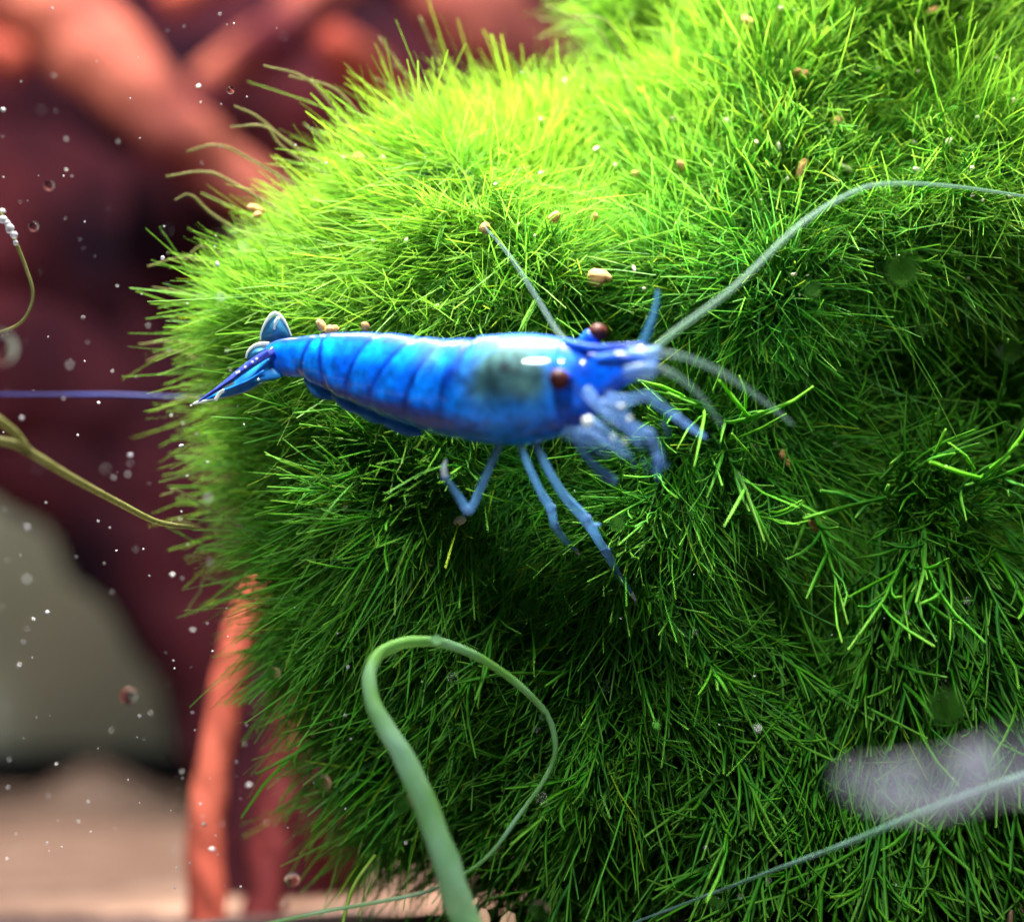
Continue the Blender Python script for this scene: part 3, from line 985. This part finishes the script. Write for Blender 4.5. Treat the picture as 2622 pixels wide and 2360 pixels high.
# ------------------------------------------------------------------ driftwood far behind
wood = thing('driftwood', P(560, 2350, 30), 'blurred red-brown branching driftwood root behind the moss', 'driftwood')
BR = [('branch', [(-120, -170, 30, 120), (120, 10, 30, 125), (270, 150, 30, 115), (410, 300, 30, 100), (560, 430, 30.5, 85), (760, 560, 31, 70), (980, 700, 32, 60)], M_WOOD),
      ('branch', [(900, -80, 33, 75), (760, 50, 33, 62), (640, 140, 33, 60), (520, 210, 33.5, 45)], M_WOOD),
      ('branch', [(980, -140, 31, 90), (1170, -10, 31, 115), (1290, 90, 31, 110), (1430, 200, 31.5, 95), (1600, 330, 32, 90), (1800, 480, 33, 90)], M_WOOD),
      ('branch', [(1150, 420, 32, 80), (1000, 260, 31, 65), (880, 130, 30, 58), (842, 100, 29.8, 46)], M_WOOD_O),
      ('branch', [(640, -140, 31, 70), (500, -40, 30, 50), (430, 4, 29.8, 40)], M_WOOD_O),
      ('branch', [(-260, 80, 31, 70), (-60, 120, 30, 60), (50, 155, 29.6, 48)], M_WOOD_O),
      ('branch', [(520, 260, 33, 120), (470, 500, 33, 130), (430, 800, 34, 140), (440, 1100, 34, 120)], M_WOOD_D),
      ('branch', [(-300, 560, 34, 260), (120, 640, 35, 300), (420, 860, 36, 330), (640, 1200, 36, 310), (860, 1560, 36, 290), (1000, 2000, 36, 260)], M_WOOD_D),
      ('branch', [(-200, 900, 33, 170), (60, 960, 33.5, 190), (300, 1100, 34, 200), (520, 1360, 34, 190), (700, 1600, 34, 170)], M_WOOD_D),
      ('branch', [(-300, 250, 37, 320), (300, 150, 38, 380), (800, 200, 38, 400), (1400, 250, 38, 420)], M_WOOD_D),
      ('branch', [(-260, 1080, 34, 170), (60, 1110, 34, 185), (300, 1290, 34, 190), (470, 1520, 34, 190), (640, 1780, 34, 200), (760, 2150, 34, 220)], M_WOOD_D),
      ('root', [(670, 1500, 17, 44), (628, 1600, 17, 46), (590, 1740, 17, 45), (556, 1900, 17, 42), (532, 2060, 17, 46), (525, 2220, 17, 48), (530, 2380, 17, 50)], M_WOOD_O),
      ('root', [(770, 1650, 18, 46), (745, 1820, 18, 44), (715, 2000, 18, 50), (690, 2180, 18, 52), (660, 2420, 18, 56)], M_WOOD_M),
      ('root', [(860, 1450, 20, 150), (780, 1750, 20, 185), (740, 2080, 20, 190), (720, 2450, 20, 200)], M_WOOD_D)]
for k, (nm, a, m) in enumerate(BR):
    tube(nm, a, m, wood, n=8, sides=20, bump=0.07, seed=k)

# ------------------------------------------------------------------ tendrils and filaments in front of the moss
o = tube('plant_tendril', [(1230, 2440, 11.0, 40), (1188, 2350, 11.05, 38), (1150, 2230, 11.1, 36), (1100, 2090, 11.2, 33), (1040, 1950, 11.3, 29), (985, 1860, 11.4, 25), (952, 1790, 11.5, 21),
                           (948, 1720, 11.6, 18), (975, 1672, 11.7, 17), (1040, 1645, 11.75, 15), (1130, 1645, 11.8, 13), (1230, 1685, 11.85, 11), (1330, 1755, 11.9, 9.5),
                           (1400, 1830, 11.95, 8), (1422, 1910, 11.95, 7), (1400, 1985, 11.95, 6), (1330, 2085, 11.9, 5.5), (1240, 2200, 11.85, 5), (1110, 2275, 11.8, 5), (960, 2310, 11.75, 5), (820, 2335, 11.7, 5), (640, 2375, 11.6, 5)],
         M_TENDRIL, n=10, sides=14, bump=0.05, seed=3)
tag(o, 'thick pale green tendril looping over the lower moss', 'tendril')
o = tube('hanging_strand', [(2720, 1955, 10.9, 13), (2560, 2008, 10.95, 11), (2440, 2050, 11.0, 10), (2300, 2105, 11.1, 8), (2150, 2165, 11.4, 6), (2000, 2220, 11.7, 5), (1800, 2295, 11.95, 4), (1560, 2385, 12.1, 3.5)], M_STRAND_BLUE, n=8)
tag(o, 'straight pale blue-green strand slanting below the lavender leaf scrap', 'strand')
V, F = [], []
q = catmull([(2150, 1995, 7.7, 22), (2205, 2000, 7.7, 50), (2300, 2010, 7.6, 72), (2420, 2005, 7.6, 66), (2530, 1975, 7.6, 78), (2660, 1950, 7.6, 92), (2800, 1930, 7.6, 80)], 8)
p = np.array([P(a[0], a[1], a[2]) for a in q])
V, F = tube_arrays(p, q[:, 3] / F_PX * q[:, 2], 20, 0.25, 0.10, 5)
o = obj('leaf_scrap', pydata('leaf_scrap', V, F), None, M_LEAF)
tag(o, 'pale lavender blurred leaf scrap floating before the dark lower moss', 'leaf')
o = tube('algae_thread', [(-40, 500, 12.0, 7), (8, 560, 12.0, 6), (40, 620, 12.0, 5), (68, 690, 12.0, 4.5), (84, 750, 12.0, 4.5), (72, 800, 12.0, 4), (40, 835, 12.0, 4), (-30, 860, 12.0, 4)], M_ALGA, n=8, sides=6)
tag(o, 'thin olive algae thread with beads curling in from the dark wood', 'algae')
for x, y, r_ in ((8, 562, 11), (24, 585, 12), (36, 602, 10), (40, 622, 7), (18, 572, 8)):
    ball('bead', x, y, 11.97, r_, M_SPECK_D, o, sub=2, bump=0.1, seed=x)
o = tube('algae_stalk', [(-60, 1120, 11.2, 10), (30, 1135, 11.25, 12), (80, 1160, 11.3, 12), (180, 1220, 11.5, 10), (300, 1285, 11.9, 9), (400, 1335, 12.3, 8), (490, 1350, 12.6, 6)], M_ALGA, n=8)
tag(o, 'blurred olive stalk reaching down from the side to the moss edge', 'algae')
tube('side_shoot', [(75, 1158, 11.28, 10), (40, 1110, 11.2, 11), (-10, 1070, 11.1, 12)], M_ALGA, o)
o = tube('bottom_thread', [(870, 2420, 11.9, 5), (885, 2330, 12.0, 5), (910, 2260, 12.2, 5), (960, 2190, 12.5, 5)], M_TENDRIL_Y, n=6, sides=6)
tag(o, 'short olive thread rising from the gravel beside the tendril', 'algae')
o = tube('blue_streak', [(-300, 1008, 14, 1.5), (100, 1010, 14, 2.5), (260, 1011, 14, 5), (350, 1013, 14, 5), (450, 1016, 14, 3), (560, 1018, 14, 2)], M_BLUE_STREAK, n=8)  # level dark blue line, modelled as a thin tube
tag(o, 'thin level dark blue streak across the dark wood beside the tail', 'cord')

# ------------------------------------------------------------------ gravel under the moss
def pebble_mesh(seed, sub=2, bump=0.24):
    bm = bmesh.new()
    bmesh.ops.create_icosphere(bm, subdivisions=sub, radius=1)
    nz = Noise(seed, 1.7)
    for v in bm.verts:
        v.co *= 1 + bump * float(nz(np.array([v.co[:]]))[0])
    for f in bm.faces:
        f.smooth = True
    me = bpy.data.meshes.new('pebble')
    bm.to_mesh(me)
    bm.free()
    return me


PEB = [pebble_mesh(700 + k) for k in range(6)]


def lump(name, loc, r, mat, seed, stretch=(1, 1, 1), label='', cat='', group=None, meshes=PEB):
    key = (seed % len(meshes), mat.name)
    if key not in LUMPS:
        me = meshes[key[0]].copy()
        me.materials.clear()
        me.materials.append(mat)
        LUMPS[key] = me
    o = bpy.data.objects.new(name, LUMPS[key])
    C.objects.link(o)
    o.location = loc
    o.scale = [r * s for s in stretch]
    rr = random.Random(seed)
    o.rotation_euler = (rr.uniform(0, 6.28), rr.uniform(0, 6.28), rr.uniform(0, 6.28))
    return tag(o, label, cat, group)


LUMPS = {}
for k, (x, y, r_) in enumerate([(1240, 2350, 32), (1300, 2372, 34), (1180, 2385, 34), (1390, 2385, 30), (1850, 2372, 30), (1910, 2385, 32), (2590, 2345, 34), (2635, 2320, 34), (2540, 2385, 34), (1060, 2380, 34), (980, 2390, 30)]):
    dd = 12.55
    lump('gravel_stone', P(x, y + 8, dd), 0.62 * r_ / F_PX * dd, M_GRAV, 20 + k, (1.5, 1, 0.6), 'peach gravel stone showing under the hanging moss fringe', 'gravel', 'gravel stones under the moss')

# ------------------------------------------------------------------ crumbs lying on the moss
BIG = [(1528, 715, 22), (1548, 703, 18), (1915, 58, 17), (2055, 428, 20), (1240, 585, 15), (1418, 555, 18), (2140, 312, 14), (2085, 1342, 17), (845, 852, 17), (822, 838, 16), (858, 845, 12),
       (936, 838, 14), (1176, 1335, 0), (2040, 188, 13), (2062, 190, 13), (2395, 25, 14), (1625, 447, 11), (1520, 555, 12), (1745, 425, 11), (2005, 1165, 11), (2018, 1185, 11), (650, 535, 16), (918, 402, 15), (660, 552, 12)]
CRUMB_LABEL = {(1528, 715): 'largest orange crumb of a touching pair, above the head of the shrimp', (1548, 703): 'smaller orange crumb leaning on the largest one above the shrimp',
               (2085, 1342): 'round orange pellet lying among the hanging sprigs of the lower moss', (845, 852): 'orange crumb by the back of the shrimp near its tail, in a cluster',
               (822, 838): 'pale yellow crumb on top of the cluster behind the tail', (858, 845): 'upright little crumb behind the back of the shrimp',
               (936, 838): 'lone orange crumb just above the middle of the shrimp back', (2055, 428): 'big orange-brown crumb on the upper moss over the long antenna'}
for k, (x, y, r_) in enumerate(BIG):
    if not r_:
        continue
    dd = surf_depth(x, y, 0.24) or surf_depth(x, y, 0.30)
    if dd is None:
        continue
    if 820 < y < 870 and 800 < x < 960:
        dd = 12.15
    o = lump('food_crumb', P(x, y, dd), r_ / F_PX * dd, M_CRUMB, 60 + k, (1.25, 1, 0.8), 'orange food crumb caught in the green moss', 'crumb', 'orange crumbs on the moss')
    if (x, y) in CRUMB_LABEL:
        o['label'] = CRUMB_LABEL[(x, y)]
rs = np.random.RandomState(77)
SMALL = [(2165, 428, 12), (1995, 375, 11), (955, 620, 9), (1040, 615, 8), (885, 1300, 9), (1940, 1140, 8), (2340, 365, 9), (2490, 430, 10), (2345, 80, 8), (2590, 75, 10), (880, 410, 9), (982, 405, 8), (850, 1188, 9), (2140, 1140, 9), (585, 528, 7), (2250, 350, 9)]
for _ in range(70):
    x, y = rs.uniform(1250, 2600), rs.uniform(20, 760)
    if rs.rand() < 0.30:
        x, y = rs.uniform(560, 2500), rs.uniform(360, 1900)
    if 640 < x < 1720 and 820 < y < 1200:
        continue
    SMALL.append((x, y, 3.5 + 5 * rs.rand() ** 2))
for k, (x, y, r_) in enumerate(SMALL):
    dd = surf_depth(x, y, 0.22)
    if dd is None:
        continue
    lump('pale_crumb', P(x, y, dd), r_ / F_PX * dd, M_CRUMB_P, 160 + k, (rs.uniform(0.6, 1.2), rs.uniform(0.5, 1), rs.uniform(0.9, 1.7)), 'tiny pale crumb caught on the moss strands', 'crumb', 'pale crumbs on the moss')
ddb = surf_depth(1176, 1335, 0.30)
lump('snail_egg', P(1177, 1334, ddb), 17 / F_PX * ddb, M_CRUMB_P, 5, (1, 1, 1), 'round pinkish pellet on the moss below the rear leg of the shrimp', 'pellet')

# ------------------------------------------------------------------ specks and bubbles adrift in the water
rs = np.random.RandomState(88)
for k in range(285):
    if rs.rand() < 0.80:
        x, y = rs.uniform(5, 640), rs.uniform(20, 2280)
        if y < 420 and rs.rand() < 0.5:
            x = rs.uniform(5, 1500)
    else:
        x, y = rs.uniform(600, 2600), rs.uniform(1150, 2330)
    sd = surf_depth(x, y, 0.32)
    dd = rs.uniform(11.0, min(13.4, sd - 0.02 if sd else 13.4)) if rs.rand() < 0.75 else rs.uniform(9.6, 11.2)
    if 600 < x < 1850 and 780 < y < 1560 and dd < 11.9:
        continue
    r_ = rs.uniform(0.9, 2.6) if rs.rand() < 0.90 else rs.uniform(3.5, 6.5)
    lump('water_speck', P(x, y, dd), r_ / F_PX * dd, M_SPECK if rs.rand() < 0.7 else M_SPECK_D, 300 + k, (1, 1, 1.25), 'tiny pale speck adrift in the water', 'speck', 'specks adrift in the water')

bm = bmesh.new()
bmesh.ops.create_icosphere(bm, subdivisions=3, radius=1)
for f in bm.faces:
    f.smooth = True
BUB = bpy.data.meshes.new('water_bubble')
bm.to_mesh(BUB)
bm.free()
BUB.materials.append(M_BUBBLE)
BUBBLE_LABEL = {(1118, 1637): 'clear bubble on the top of the green tendril loop', (1390, 1835): 'tiny clear bubble on the thin side of the tendril loop', (1030, 2055): 'clear bubble beside the thick stem of the tendril',
                (2310, 690): 'large faint bubble under the bend of the long antenna', (2420, 1810): 'large faint bubble above the lavender leaf scrap'}
for x, y, r_, dd in [(825, 2005, 22, 11.4), (1030, 2055, 24, 11.0), (748, 2250, 20, 11.6), (2310, 690, 40, 10.6), (2420, 1810, 46, 10.2), (590, 232, 10, 12.2), (1580, 1340, 20, 11.6), (1235, 1460, 17, 11.7),
                     (1390, 1835, 9, 11.6), (1118, 1637, 14, 11.5), (2075, 1880, 15, 11.8), (2045, 925, 12, 11.9), (1350, 1555, 22, 11.6), (1830, 2310, 17, 11.6), (125, 475, 14, 11.6), (86, 580, 13, 11.7), (0, 890, 45, 10.0), (2080, 740, 22, 11.0),
                     (2360, 845, 16, 11.4), (2585, 900, 28, 10.8), (1680, 1855, 15, 11.5), (1690, 2020, 10, 11.6), (700, 1725, 18, 11.6), (330, 1780, 22, 11.0), (1380, 2330, 26, 11.2)]:
    o = bpy.data.objects.new('water_bubble', BUB)
    C.objects.link(o)
    o.location = P(x, y, dd)
    o.scale = [r_ / F_PX * dd] * 3
    tag(o, 'small clear round bubble adrift in the water', 'bubble', 'bubbles adrift in the water')
    if (x, y) in BUBBLE_LABEL:
        o['label'] = BUBBLE_LABEL[(x, y)]
